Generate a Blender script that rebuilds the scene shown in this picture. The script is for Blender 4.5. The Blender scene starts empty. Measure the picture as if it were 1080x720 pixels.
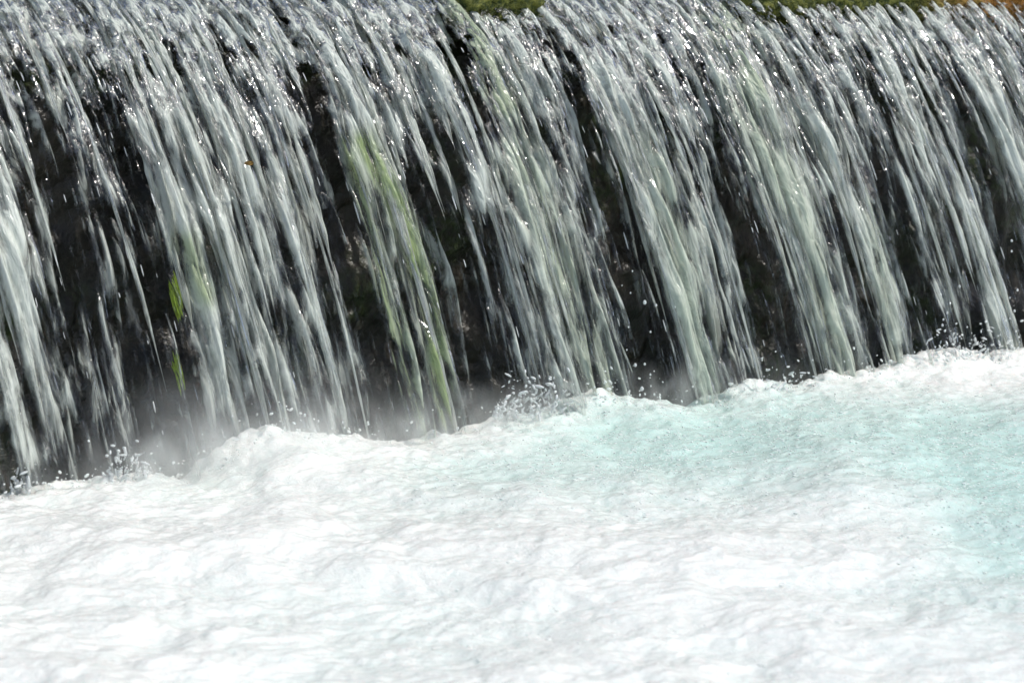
import bpy, math, random
import numpy as np
from mathutils import Vector, Matrix

random.seed(7)
rng = np.random.default_rng(11)
scene = bpy.context.scene
COL = scene.collection

# ------------------------------------------------------------------ helpers
def tag(o, label=None, cat=None, group=None, kind=None):
    if label: o['label'] = label
    if cat: o['category'] = cat
    if group: o['group'] = group
    if kind: o['kind'] = kind
    return o

def empty(name, loc=(0, 0, 0)):
    o = bpy.data.objects.new(name, None)
    o.location = loc
    o.empty_display_size = 0.1
    COL.objects.link(o)
    return o

def mesh_obj(name, V, F, mat, parent=None, attrs=None, uv=None, smooth=True):
    """V (n,3) float array, F (m,k) int array, all faces with k corners"""
    V = np.ascontiguousarray(V, dtype=np.float32)
    F = np.ascontiguousarray(F, dtype=np.int32)
    if parent is not None:
        V = V - np.array(parent.location, dtype=np.float32)
    me = bpy.data.meshes.new(name)
    m, k = F.shape
    me.vertices.add(len(V)); me.vertices.foreach_set('co', V.ravel())
    me.loops.add(m * k); me.loops.foreach_set('vertex_index', F.ravel())
    me.polygons.add(m)
    me.polygons.foreach_set('loop_start', np.arange(m, dtype=np.int32) * k)
    me.polygons.foreach_set('loop_total', np.full(m, k, dtype=np.int32))
    if smooth:
        me.polygons.foreach_set('use_smooth', np.ones(m, dtype=bool))
    for an, av in (attrs or {}).items():
        av = np.ascontiguousarray(av, dtype=np.float32)
        a = me.attributes.new(an, 'FLOAT', 'POINT')
        a.data.foreach_set('value', av)
    if uv is not None:
        l = me.uv_layers.new(name='UVMap')
        l.data.foreach_set('uv', np.ascontiguousarray(uv[F.ravel()], dtype=np.float32).ravel())
    me.update(calc_edges=True); me.validate()
    me.materials.append(mat)
    o = bpy.data.objects.new(name, me)
    COL.objects.link(o)
    if parent is not None: o.parent = parent
    return o

def compact(V, F, attrs, uv):
    used = np.zeros(len(V), bool); used[F.ravel()] = True
    idx = np.cumsum(used) - 1
    return V[used], idx[F], {k: v[used] for k, v in attrs.items()}, (uv[used] if uv is not None else None)

# ------------------------------------------------------------------ noise
def _hash(ix, iy, seed):
    h = (ix.astype(np.int64) * 374761393 + iy.astype(np.int64) * 668265263 + seed * 974634777) & 0xffffffff
    h = ((h ^ (h >> 13)) * 1274126177) & 0xffffffff
    return (h ^ (h >> 16)) & 0xffff

def pn(x, y, seed=0):
    """2-D gradient noise, about -1..1"""
    x = np.asarray(x, float); y = np.asarray(y, float)
    x0 = np.floor(x); y0 = np.floor(y)
    fx = x - x0; fy = y - y0
    sx = fx * fx * fx * (fx * (fx * 6 - 15) + 10); sy = fy * fy * fy * (fy * (fy * 6 - 15) + 10)
    def g(dx, dy):
        a = _hash(x0 + dx, y0 + dy, seed) * (2 * math.pi / 65536)
        return np.cos(a) * (fx - dx) + np.sin(a) * (fy - dy)
    a = g(0, 0); b = g(1, 0); c = g(0, 1); d = g(1, 1)
    return 1.5 * ((a * (1 - sx) + b * sx) * (1 - sy) + (c * (1 - sx) + d * sx) * sy)

def fbm(x, y, seed=0, oct=4, gain=0.5, lac=2.03):
    s = 0; a = 1; n = 0
    for k in range(oct):
        s = s + a * pn(x, y, seed + k * 17); n += a
        x = x * lac + 3.7; y = y * lac - 1.3; a *= gain
    return s / n * 1.25

def sstep(a, b, x):
    t = np.clip((x - a) / (b - a), 0, 1)
    return t * t * (3 - 2 * t)

# ------------------------------------------------------------------ camera
W, H = 1080.0, 720.0
FPX = 2600.0
HORIZON = -30.0
CAMZ = 1.025
pitch = math.atan((H / 2 - HORIZON) / FPX)
cam_d = bpy.data.cameras.new('camera')
cam = bpy.data.objects.new('camera', cam_d); COL.objects.link(cam)
cam_d.sensor_width = 36; cam_d.lens = FPX / W * 36
cam_d.dof.use_dof = True; cam_d.dof.focus_distance = 5.6; cam_d.dof.aperture_fstop = 6.3
cam_d.clip_start = 0.05; cam_d.clip_end = 500
cam.location = (0, 0, CAMZ)
cam.rotation_euler = (math.pi / 2 - pitch, 0, 0)
scene.camera = cam
CP, SP = math.cos(pitch), math.sin(pitch)

def at(px, py, z=0.0):
    """point of the level plane z seen at a pixel of the photograph"""
    cx = (px - W / 2) / FPX; cy = (H / 2 - py) / FPX
    d = np.array([cx, CP + cy * SP, -SP + cy * CP])
    t = (z - CAMZ) / d[2]
    return np.array([0, 0, CAMZ]) + d * t

def project(P):
    x = P[..., 0]; y = P[..., 1]; z = P[..., 2] - CAMZ
    dep = y * CP - z * SP
    up = y * SP + z * CP
    return W / 2 + FPX * x / dep, H / 2 - FPX * up / dep

# ------------------------------------------------------------------ the weir: line of the crest and path of the water
PL = at(0, 512); PR = at(1080, 378)
LEN = np.linalg.norm(PR - PL)
E = (PR - PL) / LEN                       # along the weir, away to the right
N = np.array([E[1], -E[0], 0.0])          # downstream
THROW = 0.60
DRIFT = 0.09
ORIGIN = PL - N * THROW - E * DRIFT       # crest line start, s = 0
A1 = 0.56
B1 = (1.06 - A1 * THROW) / THROW ** 2

def drop(u):
    w = 0.07
    soft = (np.sqrt(u * u + w * w) + u) / 2
    return A1 * soft + B1 * np.maximum(u, 0) ** 2

def flow(s, t, mul=1.0, lift=0.0):
    """s metres along crest, t 0 at the crest and 1 at the pool; mul = throw of this layer"""
    u0 = THROW * t
    u = np.where(t > 0, u0 * mul, u0)
    d = drop(u0)
    tt = np.maximum(t, 0)
    x = ORIGIN[0] + E[0] * (s + DRIFT * tt) + N[0] * u
    y = ORIGIN[1] + E[1] * (s + DRIFT * tt) + N[1] * u
    z = 1.0 - d + lift
    return np.stack([x, y, z + 0 * x], -1)

S0, S1 = -0.55, LEN + 0.75

# dark gaps between the streams: pixel polylines down the fall, half width, strength
GAPS = [
    ([(35, 90), (45, 130), (50, 180)], 30, .8),
    ([(60, 190), (80, 260), (75, 350)], 34, 1.0),
    ([(115, 120), (135, 160), (150, 200)], 22, .75),
    ([(120, 230), (160, 300), (175, 390), (180, 430)], 32, .75),
    ([(95, 400), (85, 450)], 16, .5),
    ([(325, 85), (345, 160), (375, 260), (385, 330), (395, 420)], 21, 1.0),
    ([(300, 330), (345, 420)], 16, .5),
    ([(262, 140), (270, 172)], 13, .8),
    ([(450, 190), (490, 290), (512, 370), (525, 440)], 22, 1.0),
    ([(430, 150), (446, 230)], 10, .6),
    ([(480, 60), (495, 100), (520, 140)], 13, .8),
    ([(465, 25), (485, 60)], 16, .7),
    ([(575, 35), (600, 65), (622, 140), (640, 200)], 17, .9),
    ([(640, 200), (662, 280), (680, 350), (690, 420)], 24, 1.1),
    ([(740, 70), (760, 150)], 9, .6),
    ([(730, 150), (775, 220), (812, 310), (830, 395)], 24, .85),
    ([(845, 60), (880, 130), (900, 190)], 9, .7),
    ([(880, 210), (905, 290), (925, 380)], 9, .7),
    ([(905, 60), (930, 130), (950, 220), (975, 330)], 17, .95),
    ([(935, 40), (975, 110), (1000, 190), (1020, 280), (1032, 360)], 11, .8),
    ([(995, 60), (1025, 130), (1055, 220), (1070, 300), (1078, 350)], 18, 1.0),
    ([(1060, 90), (1090, 150)], 10, .6),
]
# full streams of white water between them
RIDGES = [
    ([(-10, 150), (12, 240), (30, 360), (40, 480)], 16, .7),
    ([(150, 130), (190, 220), (215, 310), (235, 420)], 22, .55),
    ([(215, 150), (265, 260), (290, 350), (305, 430)], 40, .55),
    ([(385, 120), (420, 220), (450, 330), (470, 450)], 15, .75),
    ([(365, 130), (400, 260), (430, 400)], 9, .5),
    ([(525, 120), (560, 230), (600, 330), (640, 410)], 26, .6),
    ([(640, 90), (690, 220), (725, 320), (755, 420)], 24, .9),
    ([(720, 120), (770, 260), (790, 380)], 10, .5),
    ([(770, 80), (830, 200), (870, 300), (895, 400)], 22, .9),
    ([(850, 110), (905, 230), (935, 310), (945, 390)], 16, .75),
    ([(890, 50), (940, 160), (970, 240), (990, 320)], 8, 1.0),
    ([(915, 20), (975, 130), (1015, 220), (1050, 310), (1065, 375)], 15, .9),
    ([(985, 30), (1040, 110), (1090, 190)], 20, .9),
]

def seg_dist(px, py, pts):
    best = np.full(px.shape, 1e9)
    for (x0, y0), (x1, y1) in zip(pts[:-1], pts[1:]):
        dx, dy = x1 - x0, y1 - y0
        k = np.clip(((px - x0) * dx + (py - y0) * dy) / (dx * dx + dy * dy), 0, 1)
        best = np.minimum(best, np.hypot(px - x0 - k * dx, py - y0 - k * dy))
    return best

def guide(P):
    px, py = project(P)
    g = np.zeros(px.shape)
    for pts, w, st in GAPS:
        g -= st * np.exp(-(seg_dist(px, py, pts) / (.88 * w)) ** 2)
    for pts, w, st in RIDGES:
        g += .8 * st * np.exp(-(seg_dist(px, py, pts) / w) ** 2)
    return g, px, py

# ------------------------------------------------------------------ materials
class NT:
    def __init__(self, name):
        self.m = bpy.data.materials.new(name); self.m.use_nodes = True
        self.t = self.m.node_tree; self.t.nodes.clear()
        self.out = self.n('ShaderNodeOutputMaterial')
    def n(self, typ, **kw):
        nd = self.t.nodes.new(typ)
        for k, v in kw.items(): setattr(nd, k, v)
        return nd
    def set(self, sock, v):
        if isinstance(v, bpy.types.NodeSocket): self.t.links.new(v, sock)
        else: sock.default_value = v
    def math(self, op, a, b=0.0, clamp=False):
        nd = self.n('ShaderNodeMath', operation=op, use_clamp=clamp)
        self.set(nd.inputs[0], a); self.set(nd.inputs[1], b)
        return nd.outputs[0]
    def attr(self, name):
        return self.n('ShaderNodeAttribute', attribute_name=name).outputs['Fac']
    def ramp(self, fac, a, b, va=0.0, vb=1.0):
        nd = self.n('ShaderNodeMapRange', interpolation_type='SMOOTHSTEP')
        self.set(nd.inputs['Value'], fac)
        nd.inputs['From Min'].default_value = a; nd.inputs['From Max'].default_value = b
        nd.inputs['To Min'].default_value = va; nd.inputs['To Max'].default_value = vb
        return nd.outputs['Result']
    def mixc(self, f, a, b):
        nd = self.n('ShaderNodeMix', data_type='RGBA')
        self.set(nd.inputs[0], f)
        self.set(nd.inputs[6], a); self.set(nd.inputs[7], b)
        return nd.outputs[2]
    def noise(self, vec, scale, detail=3, rough=.55, dist=0.0):
        nd = self.n('ShaderNodeTexNoise')
        self.set(nd.inputs['Vector'], vec)
        nd.inputs['Scale'].default_value = scale; nd.inputs['Detail'].default_value = detail
        nd.inputs['Roughness'].default_value = rough; nd.inputs['Distortion'].default_value = dist
        return nd.outputs['Fac']
    def scaled(self, vec, sc):
        nd = self.n('ShaderNodeMapping'); self.set(nd.inputs['Vector'], vec)
        nd.inputs['Scale'].default_value = sc
        return nd.outputs[0]
    def bump(self, h, strength, dist, normal=None):
        nd = self.n('ShaderNodeBump'); self.set(nd.inputs['Height'], h)
        nd.inputs['Strength'].default_value = strength; nd.inputs['Distance'].default_value = dist
        if normal is not None: self.set(nd.inputs['Normal'], normal)
        return nd.outputs[0]
    def done(self, sh):
        self.t.links.new(sh, self.out.inputs['Surface']); return self.m

def c4(r, g, b): return (r, g, b, 1.0)

def falling_water():
    k = NT('falling_water')
    uv = k.n('ShaderNodeUVMap', uv_map='UVMap').outputs[0]
    dens = k.attr('dens'); green = k.attr('algae')
    fine = k.noise(k.scaled(uv, (80, 5.5, 1)), 1.0, 4, .55, .3)      # thin threads of water
    blob = k.noise(k.scaled(uv, (30, 9, 1)), 1.0, 4, .55, .9)       # broken clots
    lip = k.attr('lip')
    bead = k.noise(k.scaled(uv, (48, 24, 1)), 1.0, 3, .55, .9)
    f0 = k.math('ADD', k.math('MULTIPLY', k.math('SUBTRACT', fine, .5), 1.5),
               k.math('MULTIPLY', k.math('SUBTRACT', blob, .5), 2.1))
    f = k.math('ADD', f0, k.math('MULTIPLY', k.math('MULTIPLY', k.math('SUBTRACT', bead, .5), lip), 3.2))
    a = k.math('ADD', dens, f)
    alpha = k.ramp(a, .20, 1.10, 0.0, .95)
    col = k.mixc(green, c4(.79, .835, .785), c4(.26, .36, .10))
    p = k.n('ShaderNodeBsdfPrincipled')
    k.set(p.inputs['Base Color'], col)
    p.inputs['Roughness'].default_value = .12
    p.inputs['IOR'].default_value = 1.33
    hb = k.math('ADD', k.math('ADD', k.math('MULTIPLY', blob, 1.0), k.math('MULTIPLY', fine, .45)), k.math('MULTIPLY', k.math('MULTIPLY', bead, lip), .9))
    nrm = k.bump(hb, .9, .022)
    k.set(p.inputs['Normal'], nrm)
    tr = k.n('ShaderNodeBsdfTranslucent'); k.set(tr.inputs['Color'], col)
    mx = k.n('ShaderNodeMixShader'); mx.inputs[0].default_value = .28
    k.t.links.new(p.outputs[0], mx.inputs[1]); k.t.links.new(tr.outputs[0], mx.inputs[2])
    tp0 = k.n('ShaderNodeBsdfTransparent'); gl = k.n('ShaderNodeBsdfGlossy')
    gl.inputs['Roughness'].default_value = .10; k.set(gl.inputs['Normal'], nrm)
    lw = k.n('ShaderNodeFresnel'); lw.inputs['IOR'].default_value = 1.33; k.set(lw.inputs['Normal'], nrm)
    film = k.math('MULTIPLY', k.math('MULTIPLY', lw.outputs[0], k.ramp(a, .0, .25, 0, 1.6)), k.math('ADD', 1.0, k.math('MULTIPLY', lip, 3.0)), True)
    tp = k.n('ShaderNodeMixShader'); k.set(tp.inputs[0], film)
    k.t.links.new(tp0.outputs[0], tp.inputs[1]); k.t.links.new(gl.outputs[0], tp.inputs[2])
    m2 = k.n('ShaderNodeMixShader'); k.set(m2.inputs[0], alpha)
    k.t.links.new(tp.outputs[0], m2.inputs[1]); k.t.links.new(mx.outputs[0], m2.inputs[2])
    return k.done(m2.outputs[0])

def drop_water():
    k = NT('water_drops')
    p = k.n('ShaderNodeBsdfPrincipled')
    p.inputs['Base Color'].default_value = c4(.85, .88, .87)
    p.inputs['Roughness'].default_value = .05; p.inputs['IOR'].default_value = 1.33
    p.inputs['Transmission Weight'].default_value = .25
    return k.done(p.outputs[0])

def foam_water():
    k = NT('foaming_water')
    pos = k.n('ShaderNodeNewGeometry').outputs['Position']
    air_shade = k.attr('air_shade')
    n1 = k.noise(k.scaled(pos, (1, 1, 1)), 75, 5, .62, .8)
    n2 = k.noise(k.scaled(pos, (1, 1, 1)), 260, 3, .6, .3)
    n3 = k.noise(pos, 14, 4, .6, 1.2)
    a = k.math('ADD', air_shade, k.math('ADD', k.math('MULTIPLY', k.math('SUBTRACT', n3, .5), .6),
                                  k.math('MULTIPLY', k.math('SUBTRACT', n1, .5), .35)))
    fac = k.ramp(a, -.15, 1.05)
    col = k.mixc(fac, c4(.51, .685, .625), c4(.805, .82, .775))
    fl = k.noise(k.scaled(pos, (.8, 1, 1)), 120, 2, .5, .4)          # flecks of froth and small bubbles
    clus = k.noise(pos, 9, 3, .6, .5)
    fleck = k.math('MULTIPLY', k.ramp(fl, .60, .68), k.ramp(clus, .42, .60))
    col = k.mixc(k.math('MULTIPLY', fleck, .8), col, c4(.88, .89, .87))
    p = k.n('ShaderNodeBsdfPrincipled')
    k.set(p.inputs['Base Color'], col)
    k.set(p.inputs['Roughness'], k.ramp(fac, 0, 1, .06, .16))
    p.inputs['IOR'].default_value = 1.33
    p.inputs['Subsurface Weight'].default_value = .6; p.inputs['Subsurface Radius'].default_value = (.8, 1, 1); p.inputs['Subsurface Scale'].default_value = .035
    grain = k.ramp(clus, .35, .65, .35, 1.0)
    h = k.math('ADD', k.math('MULTIPLY', n1, grain), k.math('MULTIPLY', fleck, .3))
    rip = k.noise(k.scaled(pos, (.75, 1.0, 1.0)), 24, 3, .5, .8)       # small ripples and folds
    nb = k.bump(rip, .30, .018)
    k.set(p.inputs['Normal'], k.bump(h, .6, .007, nb))
    p.inputs['Coat Weight'].default_value = .35; p.inputs['Coat Roughness'].default_value = .04; p.inputs['Coat IOR'].default_value = 1.33
    k.set(p.inputs['Coat Normal'], k.bump(n1, .35, .006, nb))
    return k.done(p.outputs[0])

def wet_rock():
    k = NT('wet_dark_stone')
    pos = k.n('ShaderNodeNewGeometry').outputs['Position']
    n1 = k.noise(pos, 7, 6, .6, .4); n2 = k.noise(pos, 40, 4, .6)
    col = k.mixc(k.ramp(n1, .35, .7), c4(.010, .009, .007), c4(.042, .035, .024))
    moss = k.math('MULTIPLY', k.attr('moss'), k.ramp(n2, .35, .6))
    col = k.mixc(moss, col, c4(.030, .045, .010))
    p = k.n('ShaderNodeBsdfPrincipled')
    k.set(p.inputs['Base Color'], col)
    p.inputs['Roughness'].default_value = .28
    p.inputs['Specular IOR Level'].default_value = .45
    k.set(p.inputs['Normal'], k.bump(k.math('ADD', n1, k.math('MULTIPLY', n2, .4)), .7, .03))
    return k.done(p.outputs[0])

def moss_mat(name, c0, c1, c2):
    k = NT(name)
    pos = k.n('ShaderNodeNewGeometry').outputs['Position']
    n1 = k.noise(pos, 9, 3, .5); n2 = k.noise(pos, 60, 4, .6)
    col = k.mixc(k.ramp(n2, .35, .65), c0, c1)
    col = k.mixc(k.math('MULTIPLY', k.ramp(n1, .42, .6), k.attr('rust'), True), col, c2)
    p = k.n('ShaderNodeBsdfPrincipled'); k.set(p.inputs['Base Color'], col)
    p.inputs['Roughness'].default_value = .8
    k.set(p.inputs['Normal'], k.bump(n2, .8, .02))
    return k.done(p.outputs[0])

def river_mat():
    k = NT('clear_river_water')
    pos = k.n('ShaderNodeNewGeometry').outputs['Position']
    n1 = k.noise(pos, 9, 4, .6, .5)
    p = k.n('ShaderNodeBsdfPrincipled'); p.inputs['Base Color'].default_value = c4(.10, .16, .13)
    p.inputs['Roughness'].default_value = .06; p.inputs['IOR'].default_value = 1.33
    k.set(p.inputs['Normal'], k.bump(n1, .7, .05))
    return k.done(p.outputs[0])

def froth():
    k = NT('white_froth')
    a = k.n('ShaderNodeBsdfPrincipled'); a.inputs['Base Color'].default_value = c4(.88, .90, .89); a.inputs['Roughness'].default_value = .12
    b = k.n('ShaderNodeBsdfTranslucent'); b.inputs['Color'].default_value = c4(.92, .94, .93)
    m = k.n('ShaderNodeMixShader'); m.inputs[0].default_value = .6
    k.t.links.new(a.outputs[0], m.inputs[1]); k.t.links.new(b.outputs[0], m.inputs[2])
    return k.done(m.outputs[0])

def plain(name, c, rough=.6):
    k = NT(name); p = k.n('ShaderNodeBsdfPrincipled')
    pos = k.n('ShaderNodeNewGeometry').outputs['Position']
    f = k.noise(pos, 90, 3, .6)
    k.set(p.inputs['Base Color'], k.mixc(k.ramp(f, .3, .7), c4(*[x * .65 for x in c]), c4(*[min(1, x * 1.25) for x in c])))
    p.inputs['Roughness'].default_value = rough
    return k.done(p.outputs[0])

M_FALL = falling_water(); M_DROP = drop_water(); M_FROTH = froth(); M_FOAM = foam_water(); M_ROCK = wet_rock()
M_MOSS = moss_mat('moss', c4(.035, .055, .008), c4(.16, .17, .025), c4(.38, .18, .035))
M_RIVER = river_mat()
M_ALGAE = plain('bright_algae', (.24, .34, .03), .45)
M_LEAF = plain('wet_leaf', (.28, .17, .04), .35)
M_EARTH = plain('bank_soil', (.09, .10, .04), .9)

# ------------------------------------------------------------------ the stone weir behind the water
def grid_faces(nr, nc):
    i = np.arange(nr * nc).reshape(nr, nc)
    return np.stack([i[:-1, :-1], i[:-1, 1:], i[1:, 1:], i[1:, :-1]], -1).reshape(-1, 4)

weir = empty('stone_weir', tuple(ORIGIN * [1, 1, 0] + E * LEN / 2))
tag(weir, 'dark wet stone weir wall seen in the gaps behind the falling water', 'weir')
s = np.linspace(S0 - 1.5, S1 + 1.5, 640)
prof = np.array([(-.62, 0.55), (-.6, .93), (-.45, .955), (-.25, .955), (-.10, .945), (0.0, .92), (.06, .86), (.09, .76), (.10, .6), (.11, .4), (.13, .2), (.16, 0), (.2, -.3)])
pt = np.linspace(0, len(prof) - 1, 220)
pu = np.interp(pt, np.arange(len(prof)), prof[:, 0]); pz = np.interp(pt, np.arange(len(prof)), prof[:, 1])
SS, UU = np.meshgrid(s, pu); _, ZZ = np.meshgrid(s, pz); _, TT = np.meshgrid(s, pt)
bump_ = .075 * fbm(SS * 3.1, TT * .55, 3, 5) + .03 * np.abs(fbm(SS * 9, TT * 1.5, 9, 3))
amt = sstep(3.5, 5.5, TT)
UU = UU + bump_ * amt
ZZ = ZZ + .018 * fbm(SS * 6, TT, 33, 3) * (1 - amt)
V = np.stack([ORIGIN[0] + E[0] * SS + N[0] * UU, ORIGIN[1] + E[1] * SS + N[1] * UU, ZZ], -1)
moss_a = (sstep(.0, .5, fbm(SS * 2.2, TT * .7, 71, 3) + .35 * (ZZ > .75))).ravel()
mesh_obj('wall', V.reshape(-1, 3), grid_faces(*SS.shape)[:, ::-1], M_ROCK, weir, {'moss': moss_a})

# ------------------------------------------------------------------ veils of water
# borders of the veils, given where they cross the foot of the fall (pixels), run in the dark gaps
def s_of_px(px):
    lo, hi = S0, S1
    for _ in range(50):
        mid = (lo + hi) / 2
        x, _y = project(flow(np.array(mid), np.array(.8)))
        if x < px: lo = mid
        else: hi = mid
    return (lo + hi) / 2
BORDERS = [S0] + [s_of_px(p) for p in (78, 180, 390, 515, 682, 822, 975, 1040)] + [S1]
VEILS = [
    'narrow white stream of water at the far left of the weir beside the black hollow',
    'thin broken trickles of water over the black hollow at the left of the weir',
    'broad grey veil of water with spray at its foot, left of the long dark gap',
    'green tinted water stream between two long dark gaps at the middle of the weir',
    'pale water veil ending behind the small splash crown, left of the bubble filled gap',
    'strong white water stream just right of the dark gap with hanging drops',
    'wide pale green water stream under the mossy ledge, right of the brown shaded gap',
    'thin rope of white water right of centre, falling beside the row of bright drops',
    'bright sunlit water stream at the far right end of the weir under the orange moss',
]
NV = len(VEILS)
veil = []
for i in range(NV):
    sm = (BORDERS[i] + BORDERS[i + 1]) / 2
    f = flow(np.array(sm), np.array(1.0))
    e = empty('water_veil', (float(f[0]), float(f[1]), 0.0))
    tag(e, VEILS[i], 'waterfall', 'veils of water pouring over the weir')
    veil.append(e)

def throw_mul(s_, layer):
    return 1 + .05 * pn(s_ * 2.3, layer * 7.1, 5) + .035 * pn(s_ * 9.0, layer * 3.3, 6)

GREEN = [([(385, 150), (425, 230), (455, 330), (475, 460)], 13, .85), ([(365, 150), (395, 250), (430, 440)], 9, .6), ([(420, 330), (445, 460)], 10, .6),
         ([(195, 260), (215, 310)], 16, .5), ([(520, 90), (560, 200), (610, 330), (640, 420)], 22, .28),
         ([(690, 150), (725, 300), (750, 420)], 20, .22), ([(780, 90), (830, 200), (880, 380)], 26, .25),
         ([(480, 0), (530, 110)], 20, .5), ([(760, 10), (800, 90)], 25, .35), ([(920, 200), (945, 390)], 14, .2)]

def sheet(layer, mul, lift, thr, name, seed, s_step=.0042, bias=0.0, gw=.7):
    ns = int((S1 - S0) / s_step); nt = 330
    s_ = np.linspace(S0, S1, ns)
    t_ = np.concatenate([np.linspace(-.42, 0, 50, endpoint=False), np.linspace(0, 1.03, nt - 50)])
    Sg, Tg = np.meshgrid(s_, t_)
    # threads wander a little across the flow
    warp = .02 * pn(Sg * 5, Tg * 2.2, seed + 1) + .012 * pn(Sg * 17, Tg * 4, seed + 2)
    sw = Sg + warp
    st1 = pn(sw * 17, Tg * 2.0 + 4 * pn(sw * 5, Tg * 0, seed + 9), seed + 3)
    st2 = pn(sw * 52, Tg * 4.5 + 6 * pn(sw * 11, Tg * 0, seed + 10), seed + 4)
    st3 = pn(sw * 110, Tg * 11, seed + 5)
    arc = np.where(Tg > 0, .75 * Tg + .45 * Tg * Tg, .7 * Tg)
    clot = pn(sw * 26, Tg * 9 + 3 * pn(sw * 9, Tg * 0, seed + 12), seed + 6)
    knob = pn(sw * 34 + 2 * warp, arc * 21, seed + 7) * sstep(.6, .15, Tg)
    streak = .56 * st1 + .52 * st2 + .14 * st3 + .85 * clot * (1 - .5 * sstep(.3, 1, Tg)) + .5 * knob
    mulg = mul * throw_mul(Sg, layer)
    h = .016 * st1 + .009 * st2 + .010 * clot + .004 * st3
    P = flow(Sg, Tg, mulg, lift + h * .6)
    P = P + N * (h * (.25 + .9 * sstep(0, .5, Tg)))[..., None]
    g, px, py = guide(P)
    top = sstep(.42, .05, Tg)
    dens = .46 + bias + streak * .95 + gw * g * (1 - .45 * top) + .10 * top - .12 * sstep(.55, .9, Tg) - .30 * sstep(.88, 1.02, Tg)
    # water breaks up and thins towards the foot
    green = np.zeros_like(px)
    for pts, w, stn in GREEN:
        green = np.maximum(green, stn * np.exp(-(seg_dist(px, py, pts) / w) ** 2))
    green = np.clip(green * (1.0 + .35 * st2) + .08, 0, .85)
    lipa = 1 - sstep(.22, .6, Tg + .12 * pn(Sg * 4, Tg * 3, seed + 15))
    F = grid_faces(*Sg.shape)[:, ::-1]
    dv = dens.ravel()
    fm = dv[F].max(1)
    fs = Sg.ravel()[F].mean(1)
    keep = fm > thr
    uv = np.stack([Sg.ravel() + layer * 5.3, arc.ravel() + layer * 2.7], -1)
    for i in range(NV):
        sel = keep & (fs >= BORDERS[i]) & (fs < BORDERS[i + 1])
        Vc, Fc, Ac, Uc = compact(P.reshape(-1, 3), F[sel], {'dens': dv, 'algae': green.ravel(), 'lip': lipa.ravel()}, uv)
        mesh_obj(name, Vc, Fc, M_FALL, veil[i], Ac, Uc)

sheet(0, .80, -.012, .0, 'back_sheet', 100, bias=-.19, gw=.35)
sheet(1, .99, .0, .02, 'front_sheet', 200, bias=-.18, gw=.8)
sheet(2, 1.13, .014, .05, 'splash_sheet', 300, bias=-.27)

# single ropes of water, each with a thick rounded section
def ropes(count):
    done = 0; tries = 0
    while done < count and tries < 4000:
        tries += 1
        s0 = random.uniform(S0 + .2, S1 - .3)
        ta = random.uniform(-.1, .55); tb = min(1.02, ta + random.uniform(.25, .75))
        mul = random.uniform(.95, 1.1)
        tm = np.array((ta + tb) / 2)
        g, px, py = guide(flow(np.array(s0), tm, mul))
        if not (-20 < px < 1100) or g + random.uniform(-.4, .4) < .15: continue
        n = 70; m = 8
        t = np.linspace(ta, tb, n)
        wv = .007 * pn(t * 3, t * 0 + s0 * 31, 21)
        c = flow(s0 + wv, t, mul * throw_mul(np.full(n, s0), 1), .012)
        sd = int(s0 * 1000)
        wid = random.uniform(.004, .0105) * (1 + .45 * pn(t * 14, t * 0 + .3, sd) + .3 * pn(t * 40, t * 0, sd + 5))
        wid = wid * sstep(0, .12, (t - ta) / (tb - ta)) * sstep(1.0, .8, (t - ta) / (tb - ta)) + .0004
        d = np.gradient(c, axis=0); d /= np.linalg.norm(d, axis=1)[:, None]
        sx = np.tile(E, (n, 1)); nx = np.cross(sx, d)
        an = np.linspace(0, 2 * math.pi, m, endpoint=False)
        V = (c[:, None, :] + sx[:, None, :] * (np.cos(an)[None, :, None] * wid[:, None, None])
             + nx[:, None, :] * (np.sin(an)[None, :, None] * wid[:, None, None] * .55)).reshape(-1, 3)
        i = np.arange(n * m).reshape(n, m); j = np.roll(i, -1, 1)
        F = np.stack([i[:-1], j[:-1], j[1:], i[1:]], -1).reshape(-1, 4)
        uv = np.stack([np.repeat(s0, n * m) + np.tile(np.cos(an), n) * .02 + done, np.repeat(t, m) * 1.2], -1)
        dens = np.full(n * m, .70)
        gr = np.full(n * m, .1)
        vi = max(k for k in range(NV) if BORDERS[k] <= s0)
        mesh_obj('strand', V, F, M_FALL, veil[vi], {'dens': dens, 'algae': gr, 'lip': gr * 0}, uv)
        done += 1
ropes(150)

# flying drops: stretched beads scattered in front of each veil
def bead_template(nr=5, nc=6):
    v = [(0, 0, 1)]
    for r in range(1, nr):
        a = math.pi * r / nr
        for c in range(nc):
            b = 2 * math.pi * c / nc
            v.append((math.sin(a) * math.cos(b), math.sin(a) * math.sin(b), math.cos(a)))
    v.append((0, 0, -1))
    f = []
    for c in range(nc):
        f.append((0, 1 + c, 1 + (c + 1) % nc))
        for r in range(nr - 2):
            a = 1 + r * nc + c; b = 1 + r * nc + (c + 1) % nc
            f.append((a, a + nc, b)); f.append((b, a + nc, b + nc))
        k = 1 + (nr - 2) * nc
        f.append((len(v) - 1, k + (c + 1) % nc, k + c))
    return np.array(v, float), np.array(f)
BV, BF = bead_template()

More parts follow.
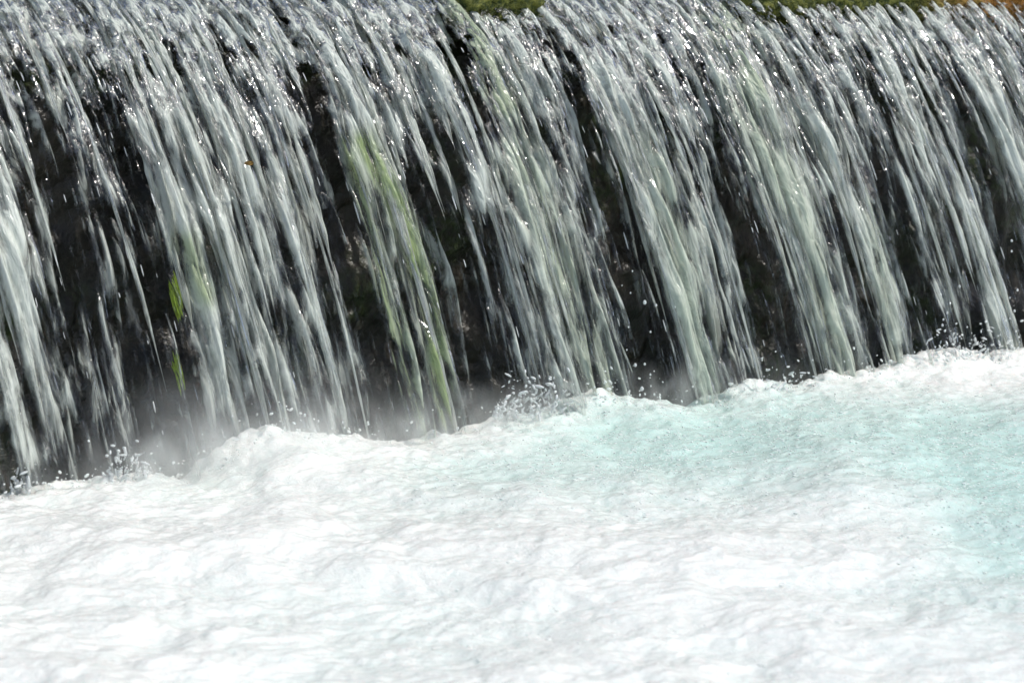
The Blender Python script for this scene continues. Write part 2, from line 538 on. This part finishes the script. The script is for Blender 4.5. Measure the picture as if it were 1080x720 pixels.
def beads(centres, radii, axis, stretch):
    """one mesh of many small drops; axis (n,3) long direction"""
    n = len(centres)
    ax = axis / np.linalg.norm(axis, axis=1)[:, None]
    ref = np.tile(np.array([.3, .9, .1]), (n, 1))
    b1 = np.cross(ax, ref); b1 /= np.linalg.norm(b1, axis=1)[:, None]
    b2 = np.cross(ax, b1)
    V = (centres[:, None, :] + radii[:, None, None] * (BV[None, :, 0:1] * b1[:, None, :] + BV[None, :, 1:2] * b2[:, None, :]
         + BV[None, :, 2:3] * ax[:, None, :] * stretch[:, None, None]))
    F = BF[None] + (np.arange(n) * len(BV))[:, None, None]
    return V.reshape(-1, 3), F.reshape(-1, 3)

for i in range(NV):
    n = int(150 * (BORDERS[i + 1] - BORDERS[i]))
    s_ = rng.uniform(BORDERS[i], BORDERS[i + 1], n); t_ = rng.beta(1.1, 1.3, n) * .98
    mul = rng.uniform(.92, 1.16, n)
    c = flow(s_, t_, mul, .01); c2 = flow(s_, t_ + .01, mul, .01)
    r = rng.uniform(.0007, .0024, n) * rng.uniform(.5, 1, n)
    V, F = beads(c, r, c2 - c, rng.uniform(4.0, 15, n))
    o = mesh_obj('flying_drops', V, F, M_DROP, veil[i]); o['kind'] = 'stuff'

# ------------------------------------------------------------------ the foaming pool
FOAM_TOP = [(-60, 528), (0, 527), (60, 519), (150, 503), (205, 512), (240, 480), (290, 456), (340, 466), (420, 476), (480, 470), (530, 450),
            (590, 432), (640, 414), (690, 430), (740, 434), (800, 408), (860, 410), (920, 398), (970, 384), (1010, 372), (1050, 374), (1140, 368)]
def axis_pts(lo, hi, step, outer_lo, outer_hi):
    mid = np.arange(lo, hi, step)
    a = lo - np.cumsum(step * 1.12 ** np.arange(1, 60)); a = a[a > outer_lo][::-1]
    b = hi + np.cumsum(step * 1.12 ** np.arange(1, 60)); b = b[b < outer_hi]
    return np.concatenate([a, mid, b])
xs = axis_pts(-1.75, 2.05, .0058, -9, 9); ys = axis_pts(3.45, 8.1, .0062, -6, 10)
X, Y = np.meshgrid(xs, ys)
rel = np.stack([X - PL[0], Y - PL[1]], -1)
al = rel[..., 0] * E[0] + rel[..., 1] * E[1]      # along the foot of the fall
dn = rel[..., 0] * N[0] + rel[..., 1] * N[1]      # distance downstream of it
foot = np.array([at(x, y)[:2] for x, y in FOAM_TOP])
# height that lifts the foot of the fall to the foam line of the photograph
fx = []; fz = []
for x, y in FOAM_TOP:
    lo, hi = -.25, .4                         # pixel column x on the plane dn = 0.05
    for _ in range(40):
        z = (lo + hi) / 2
        p = at(x, y, z); dnp = (p[0] - PL[0]) * N[0] + (p[1] - PL[1]) * N[1]
        if dnp < .06: lo = z
        else: hi = z
    p = at(x, y, z)
    fx.append((p[0] - PL[0]) * E[0] + (p[1] - PL[1]) * E[1]); fz.append(z)
ridge = np.interp(al, fx, fz)
wx = X + .06 * fbm(X * 3, Y * 3, 41, 3); wy = Y + .06 * fbm(X * 3, Y * 3, 42, 3)
big = fbm(wx * 2.1, wy * 1.7, 51, 3)
mid_ = fbm(wx * 7, wy * 5.5, 55, 4)
rid = 1 - np.abs(fbm(wx * 9, wy * 6, 61, 4)) * 2
finen = fbm(wx * 34, wy * 26, 65, 3)
crisp = 1 - 2 * np.abs(fbm(wx * 45 + 3 * mid_, wy * 30, 67, 3))
near = np.exp(-np.clip(dn - .05, 0, None) / .16) * np.exp(-np.clip(-.05 - dn, 0, None) / .10)
Z = ridge * near + .034 * big * (1 - .6 * near) + .012 * mid_ + .003 * rid + .0026 * finen + .0022 * crisp + .008 * near * mid_
Z -= .32 * sstep(.02, -.16, dn)
Z += near * (.020 * np.abs(fbm(al * 13, dn * 13, 77, 3)) + .004 * fbm(al * 42, dn * 30, 79, 2))
Pp = np.stack([X, Y, Z], -1)
px, py = project(Pp)
air_shade = .92 + .28 * big + .10 * mid_
for (cx, cy, rx, ry, st) in [(960, 470, 280, 62, .9), (700, 450, 150, 45, .4), (1085, 550, 100, 80, .75), (480, 500, 120, 45, .2), (1030, 650, 130, 60, .2), (600, 500, 140, 45, .25)]:
    air_shade -= st * np.exp(-(((px - cx) / rx) ** 2 + ((py - cy) / ry) ** 2))
air_shade -= 1.6 * sstep(.0, -.1, dn)  # shade behind the fall painted in as darker water colour
air_shade += .9 * np.exp(-(((px - 1035) / 60) ** 2 + ((py - 392) / 22) ** 2))
pool = mesh_obj('pool', Pp.reshape(-1, 3), grid_faces(*X.shape), M_FOAM, None, {'air_shade': air_shade.ravel()})
tag(pool, 'white foaming plunge pool with turquoise water along its right edge', kind='structure')

# bubbles riding on the turquoise water
flat = np.argwhere((px > 420) & (px < 1120) & (py > 395) & (py < 720) & (dn > .06))
pick = flat[rng.integers(0, len(flat), 40000)]
pr = rng.uniform(0, 1, len(pick)) < np.clip(.95 - air_shade[pick[:, 0], pick[:, 1]], .03, 1)
pick = pick[pr][:4500]
pc = Pp[pick[:, 0], pick[:, 1]] + rng.uniform(-.003, .003, (len(pick), 3)) * [1, 1, .1]
pr_ = .0018 + .0036 * rng.uniform(0, 1, len(pick)) ** 4
V, F = beads(pc, pr_, np.tile([0., 0., 1.], (len(pick), 1)), np.full(len(pick), .4))
bub = mesh_obj('bubbles', V, F, M_FROTH)
tag(bub, 'white bubbles and froth flecks drifting on the turquoise water at the right', 'bubbles', kind='stuff')

# ------------------------------------------------------------------ upstream river, bank
u = np.concatenate([np.linspace(-12, -1.2, 40), np.linspace(-1.15, -.24, 110)])
s = np.linspace(S0 - 1.5, S1 + 1.5, 420)
SS, UU = np.meshgrid(s, u)
ZZ = .985 + .006 * fbm(SS * 7, UU * 9, 91, 3)
V = np.stack([ORIGIN[0] + E[0] * SS + N[0] * UU, ORIGIN[1] + E[1] * SS + N[1] * UU, ZZ], -1)
riv = mesh_obj('river', V.reshape(-1, 3), grid_faces(*SS.shape), M_RIVER)
tag(riv, 'river water arriving above the weir', kind='structure')
s = np.linspace(-30, 34, 90); u = np.linspace(-40, -9, 60)
SS, UU = np.meshgrid(s, u)
ZZ = .7 + 2.2 * sstep(-10.5, -16, UU) + .3 * fbm(SS * .4, UU * .4, 95, 4)
V = np.stack([ORIGIN[0] + E[0] * SS + N[0] * UU, ORIGIN[1] + E[1] * SS + N[1] * UU, ZZ], -1)
bk = mesh_obj('bank', V.reshape(-1, 3), grid_faces(*SS.shape), M_EARTH)
tag(bk, 'earth bank upstream of the weir', kind='structure')

# ------------------------------------------------------------------ moss on the crest
def crest_at(px, back):
    """crest coordinate s whose point u = -back shows at the pixel column px"""
    lo, hi = S0 - 1, S1 + 1
    for _ in range(50):
        m_ = (lo + hi) / 2
        p = ORIGIN + E * m_ - N * back + np.array([0, 0, 1.0])
        if project(p)[0] < px: lo = m_
        else: hi = m_
    return (lo + hi) / 2

def moss_mound(px0, px1, height, back, label, rust0, rust1, name='moss_cushion', seed=1, base=.945):
    s0 = crest_at(px0, back); s1 = crest_at(px1, back)
    L = s1 - s0
    nr, nc = 46, max(60, int(L / .006))
    a = np.linspace(-.95, math.pi, nr); k = np.linspace(0, 1, nc)
    K, Aa = np.meshgrid(k, a)
    env = np.clip(np.minimum(K, 1 - K) * L / .07, 0, 1) ** .5
    rr = env * (1 + .25 * fbm(K * L * 7, Aa * 1.2, seed, 4) + .12 * fbm(K * L * 40, Aa * 9, seed + 3, 2))
    uu = -back + .085 * np.cos(Aa) * rr
    zz = base + height * np.sin(Aa) * rr
    ss = s0 + K * L
    V = np.stack([ORIGIN[0] + E[0] * ss + N[0] * uu, ORIGIN[1] + E[1] * ss + N[1] * uu, zz], -1)
    root = empty(name, tuple(ORIGIN * [1, 1, 0] + E * (s0 + L / 2) - N * back + np.array([0, 0, base])))
    tag(root, label, 'moss')
    rust = rust0 + (rust1 - rust0) * sstep(.34, .72, K)
    mesh_obj('cushion', V.reshape(-1, 3), grid_faces(nr, nc), M_MOSS, root, {'rust': rust.ravel()})
    # short blades that roughen the outline
    n = int(2600 * L / .8)
    kk = rng.uniform(0.02, .98, n); aa = rng.uniform(-.9, 2.6, n)
    i0 = ((aa + .95) / (math.pi + .95) * (nr - 1)).astype(int); i1 = (kk * (nc - 1)).astype(int)
    b = V[i0, i1]
    nrm = np.stack([N[0] * np.cos(aa), N[1] * np.cos(aa), np.sin(aa)], -1) + rng.normal(0, .35, (n, 3))
    ln = rng.uniform(.006, .02, n)[:, None]
    side = rng.normal(0, 1, (n, 3)); side /= np.linalg.norm(side, axis=1)[:, None]
    tri = np.stack([b + side * .0018, b - side * .0018, b + nrm * ln], 1).reshape(-1, 3)
    mesh_obj('moss_blades', tri, np.arange(n * 3).reshape(-1, 3), M_MOSS, root,
             {'rust': np.repeat(rust0 + (rust1 - rust0) * sstep(.34, .72, kk), 3)})['kind'] = 'stuff'
    return root
moss_mound(455, 572, .10, -.03, 'small dark green moss cushion on the weir crest at the top centre', 0, 0, seed=4)
moss_mound(765, 1200, .10, -.03, 'long olive moss ledge turning orange to the right on the weir crest', 0, 1.5, 'moss_ledge', seed=9)

# ------------------------------------------------------------------ drops, splashes, algae, leaf
def on_plane(px, py, dn_):
    """point seen at a pixel, on the upright plane dn_ metres downstream of the foot of the fall"""
    cx = (px - W / 2) / FPX; cy = (H / 2 - py) / FPX
    d = np.array([cx, CP + cy * SP, -SP + cy * CP]); o = np.array([0, 0, CAMZ])
    k = (np.dot(PL + N * dn_ - o, N)) / np.dot(d, N)
    return o + d * k

def water_drop(px, py, rpx, label, group):
    p = on_plane(px, py, .035)
    r = rpx * .42 * p[1] / FPX
    nr, nc = 12, 16
    th = np.linspace(0, math.pi, nr); ph = np.linspace(0, 2 * math.pi, nc, endpoint=False)
    T, Q = np.meshgrid(th, ph, indexing='ij')
    wob = 1 + .12 * pn(T * 2 + px, Q * 0 + py, 3)
    x = np.sin(T) * np.cos(Q) * wob; y = np.sin(T) * np.sin(Q) * wob
    z = np.cos(T) * (1.12 + .25 * (np.cos(T) > 0) * np.cos(T) ** 2)
    V = np.stack([x, y, z], -1).reshape(-1, 3) * r
    i = np.arange(nr * nc).reshape(nr, nc); j = np.roll(i, -1, 1)
    F = np.stack([i[:-1], i[1:], j[1:], j[:-1]], -1).reshape(-1, 4)
    o = mesh_obj('water_drop', V, F, M_DROP)
    o.location = p
    tag(o, label, 'drop', group)
for q in [(667, 286, 2), (680, 319, 4.7), (692, 322, 3), (712, 324, 2), (665, 309, 2), (686, 350, 2.5), (670, 385, 4), (680, 384, 3), (686, 395, 2.5),
          (677, 410, 5), (690, 416, 3), (656, 301, 1.5), (663, 345, 2), (661, 369, 2), (661, 397, 1.6)]:
    water_drop(*q, 'clear water drop flying in the black gap right of the splash crown', 'drops in the black gap')
for q in [(1012, 302, 3), (1002, 320, 3), (999, 330, 3), (995, 337, 2.5), (994, 343, 3), (996, 349, 2), (1020, 345, 2), (1014, 357, 2)]:
    water_drop(*q, 'bright water drop in the short row above the sunlit foam mound', 'drops above the foam mound')
for q in [(1067, 254, 3), (1067, 265, 2.5), (1073, 306, 3), (1065, 314, 2), (1070, 328, 3), (1065, 336, 2)]:
    water_drop(*q, 'bright water drop in the dark gap near the right end of the weir', 'drops near the right end')
water_drop(245, 439, 3, 'single bright drop before the grey spray at the foot of the broad veil', 'lone drop')

def tube(pts, radii, m=6):
    n = len(pts)
    d = np.gradient(pts, axis=0); d /= np.linalg.norm(d, axis=1)[:, None] + 1e-9
    a = np.cross(d, np.array([.2, .9, .3])); a /= np.linalg.norm(a, axis=1)[:, None]
    b = np.cross(d, a)
    an = np.linspace(0, 2 * math.pi, m, endpoint=False)
    V = pts[:, None] + radii[:, None, None] * (a[:, None] * np.cos(an)[None, :, None] + b[:, None] * np.sin(an)[None, :, None])
    i = np.arange(n * m).reshape(n, m); j = np.roll(i, -1, 1)
    return V.reshape(-1, 3), np.stack([i[:-1], j[:-1], j[1:], i[1:]], -1).reshape(-1, 4)

def splash(px0, px1, py0, py1, nlig, nbead, label, dn_=.06, lean=.3, rmax=.0034):
    Vs, Fs = [], []
    for k in range(nlig):
        p0 = on_plane(random.uniform(px0, px1), py1 + random.uniform(-4, 4), dn_ + random.uniform(-.03, .03))
        hgt = (py1 - py0) * p0[1] / FPX * random.uniform(.12, .45)
        dirx = random.gauss(0, lean)
        t = np.linspace(0, 1, 18)
        pts = p0 + np.outer(t * hgt * dirx, E) + np.outer(t ** .8 * hgt, [0, 0, 1]) + np.outer(.3 * hgt * np.sin(t * 3 + k), N) * .4
        pts = pts + .3 * hgt * np.stack([pn(t * 4, t * 0 + k, 5), pn(t * 4, t * 0 + k, 6), t * 0], -1)
        r = (.0036 * (1 - t) ** .7 + .0012) * (1 + .8 * pn(t * 6, t * 0 + k, 9)) * random.uniform(.5, 1.1)
        r[-2:] *= .4
        V, F = tube(pts, r); Vs.append(V); Fs.append(F)
    base = on_plane((px0 + px1) / 2, py1, dn_)
    c = np.array([on_plane(random.triangular(px0, px1), random.triangular(py0, py1, py1), dn_ + random.uniform(-.05, .05)) for _ in range(nbead)])
    V, F = beads(c, rmax * rng.uniform(.25, 1, nbead) ** 2 + .0004, rng.normal(0, 1, (nbead, 3)), rng.uniform(1, 4, nbead))
    root = mesh_obj('splash', V - base, F, M_DROP)
    root.location = base
    tag(root, label, 'splash')
    for v_, f_ in zip(Vs, Fs):
        mesh_obj('jet', v_, f_, M_DROP, root)

splash(518, 602, 386, 442, 16, 200, 'dark glassy splash crown rising where the middle veil meets the foam')
splash(112, 160, 462, 506, 12, 110, 'ragged glassy splash at the foot of the thin trickles on the left')
splash(8, 40, 480, 515, 6, 30, 'small splash at the foot of the leftmost stream')
splash(800, 872, 384, 412, 9, 40, 'short spiky splash under the brown shaded gap right of centre', lean=.9)
splash(970, 1078, 345, 384, 12, 140, 'bright spatter leaping off the sunlit foam mound at the right')

# white spray thrown along the whole foam edge
n = 4200
xx = rng.uniform(-30, 1110, n); yy = np.interp(xx, [q[0] for q in FOAM_TOP], [q[1] for q in FOAM_TOP]) + rng.exponential(9, n) * -1 + 9
c = np.array([on_plane(a, b, d) for a, b, d in zip(xx, yy, rng.uniform(.02, .10, n))])
V, F = beads(c, .0005 + .0030 * rng.uniform(0, 1, n) ** 3, rng.normal(0, 1, (n, 3)), rng.uniform(1, 2.2, n))
tag(mesh_obj('spray', V, F, M_FROTH), 'fine white spray along the edge where the water meets the foam', 'spray', kind='stuff')

def algae_tuft(px, py, lenpx, label, seed):
    p = on_plane(px, py, -.11)
    root = empty('algae_tuft', tuple(p)); tag(root, label, 'algae', 'algae tufts in the falling water')
    L = lenpx * p[1] / FPX
    Vs, Fs, n = [], [], 0
    rr = random.Random(seed)
    for k in range(16):
        t = np.linspace(-.5, .5, 14)
        off = rr.uniform(-.007, .007)
        pts = p + np.outer(t * L * .32 + off + .0008 * np.sin(t * 6 + k), E) - np.outer(t * L * rr.uniform(.5, 1.4) + rr.uniform(-.02, .02), [0, 0, 1]) + N * rr.uniform(-.006, .006)
        V, F = tube(pts, .0021 * np.sqrt(np.clip(1 - (2 * t) ** 2, 0.02, 1)) * rr.uniform(.6, 1.1))
        Vs.append(V); Fs.append(F + n); n += len(V)
    mesh_obj('blades', np.concatenate(Vs), np.concatenate(Fs), M_ALGAE, root)
algae_tuft(186, 314, 34, 'upper of two yellow green algae tufts in the trickles beside the broad grey veil', 1)
algae_tuft(188, 393, 30, 'lower of two yellow green algae tufts in the trickles beside the broad grey veil', 2)

p = on_plane(262, 172, -.16)
nr, nc = 9, 15
a, b = np.meshgrid(np.linspace(-1, 1, nc), np.linspace(-1, 1, nr))
wd = (1 - np.abs(a) ** 1.6) * .006
V = p + (a * .013)[..., None] * E + (b * wd)[..., None] * np.array([0, 0, .8]) + ((b ** 2) * .004 + .003 * np.sin(a * 4))[..., None] * N
i_ = grid_faces(nr, nc)
back = V - N * .0012
F = np.concatenate([i_[:, ::-1], i_ + nr * nc])
lf = mesh_obj('fallen_leaf', np.concatenate([V.reshape(-1, 3), back.reshape(-1, 3)]), F, M_LEAF)
tag(lf, 'tiny golden brown leaf caught in the water high on the broad veil', 'leaf')

# ------------------------------------------------------------------ mist hanging at the foot of the fall
def mist_mat(length, top, dens, fade, lo, hi, scale):
    k = NT('fine_mist')
    pos = k.n('ShaderNodeNewGeometry').outputs['Position']
    tc = k.n('ShaderNodeTexCoord').outputs['Object']        # x along the foot, y downstream, z up, in metres
    sx = k.n('ShaderNodeSeparateXYZ'); k.set(sx.inputs[0], tc)
    nz = k.noise(k.scaled(pos, (1, 1, .6)), scale, 3, .55, .4)
    zf = k.ramp(sx.outputs[2], .0, top, 1.0, 0.0)
    ends = k.math('MULTIPLY', k.ramp(sx.outputs[0], .0, fade * .6), k.ramp(sx.outputs[0], length - fade, length, 1, 0))
    v = k.n('ShaderNodeVolumePrincipled')
    v.inputs['Color'].default_value = c4(.97, .99, .97)
    v.inputs['Anisotropy'].default_value = .1
    d = k.math('MULTIPLY', k.math('MULTIPLY', k.ramp(nz, lo, hi), zf), k.math('MULTIPLY', ends, dens))
    k.set(v.inputs['Density'], d)
    k.t.links.new(v.outputs[0], k.out.inputs['Volume'])
    return k.m

def mist(px0, px1, top, y0, y1, dens, fade, lo, hi, scale, label):
    a = on_plane(px0, 480, .0); b = on_plane(px1, 440, .0); L = float(np.linalg.norm((b - a)[:2]))
    q = [(x, y, z) for z in (-.06, top + .02) for x, y in ((0, y0), (L, y0), (L, y1), (0, y1))]
    o = mesh_obj('mist', np.array(q), np.array([(0, 3, 2, 1), (4, 5, 6, 7), (0, 1, 5, 4), (1, 2, 6, 5), (2, 3, 7, 6), (3, 0, 4, 7)]),
                 mist_mat(L, top, dens, fade, lo, hi, scale), smooth=False)
    o.location = (a[0], a[1], 0); o.rotation_euler = (0, 0, math.atan2(E[1], E[0]))
    o.scale = (1, -1, 1)                                    # local y points downstream
    tag(o, label, 'mist', kind='stuff')
mist(10, 500, .24, -.02, .24, 4.2, .7, .36, .70, 6, 'soft grey mist hanging at the foot of the left half of the fall')
mist(-80, 900, .13, .0, .17, 7.0, 1.1, .42, .66, 13, 'thin patchy white spray haze low along the left and middle of the foam edge')
scene.cycles.volume_step_rate = 6
scene.cycles.volume_max_steps = 24

# ------------------------------------------------------------------ world, sun
SUN_EL, SUN_AZ = math.radians(60), math.radians(92)      # azimuth from +Y (away from camera) towards +X
w = bpy.data.worlds.new('World'); scene.world = w; w.use_nodes = True
nt = w.node_tree; bg = nt.nodes['Background']
sky = nt.nodes.new('ShaderNodeTexSky'); sky.sky_type = 'NISHITA'; sky.sun_disc = False
sky.dust_density = 2.0; sky.ozone_density = 1.0; sky.sun_elevation = SUN_EL; sky.sun_rotation = SUN_AZ
nt.links.new(sky.outputs[0], bg.inputs[0]); bg.inputs[1].default_value = .13
sun_d = bpy.data.lights.new('sun', 'SUN'); sun_d.energy = 3.4; sun_d.angle = math.radians(.5); sun_d.color = (1, .96, .90)
sun = bpy.data.objects.new('sun', sun_d); COL.objects.link(sun)
to_sun = Vector((math.sin(SUN_AZ) * math.cos(SUN_EL), math.cos(SUN_AZ) * math.cos(SUN_EL), math.sin(SUN_EL)))
sun.rotation_euler = to_sun.to_track_quat('Z', 'Y').to_euler()
sun.location = (3, 6, 6)
vs = scene.view_settings
vs.view_transform = 'Standard'; vs.look = 'None'; vs.exposure = 0.0; vs.gamma = 1; vs.use_curve_mapping = False
scene.render.engine = 'CYCLES'
scene.cycles.use_denoising = True
scene.cycles.transparent_max_bounces = 24
scene.cycles.max_bounces = 5
scene.cycles.volume_bounces = 3
scene.cycles.diffuse_bounces = 3
scene.cycles.glossy_bounces = 2
scene.cycles.transmission_bounces = 4
scene.cycles.adaptive_threshold = .05
scene.cycles.sample_clamp_indirect = 6
scene.cycles.caustics_reflective = False
scene.cycles.caustics_refractive = False
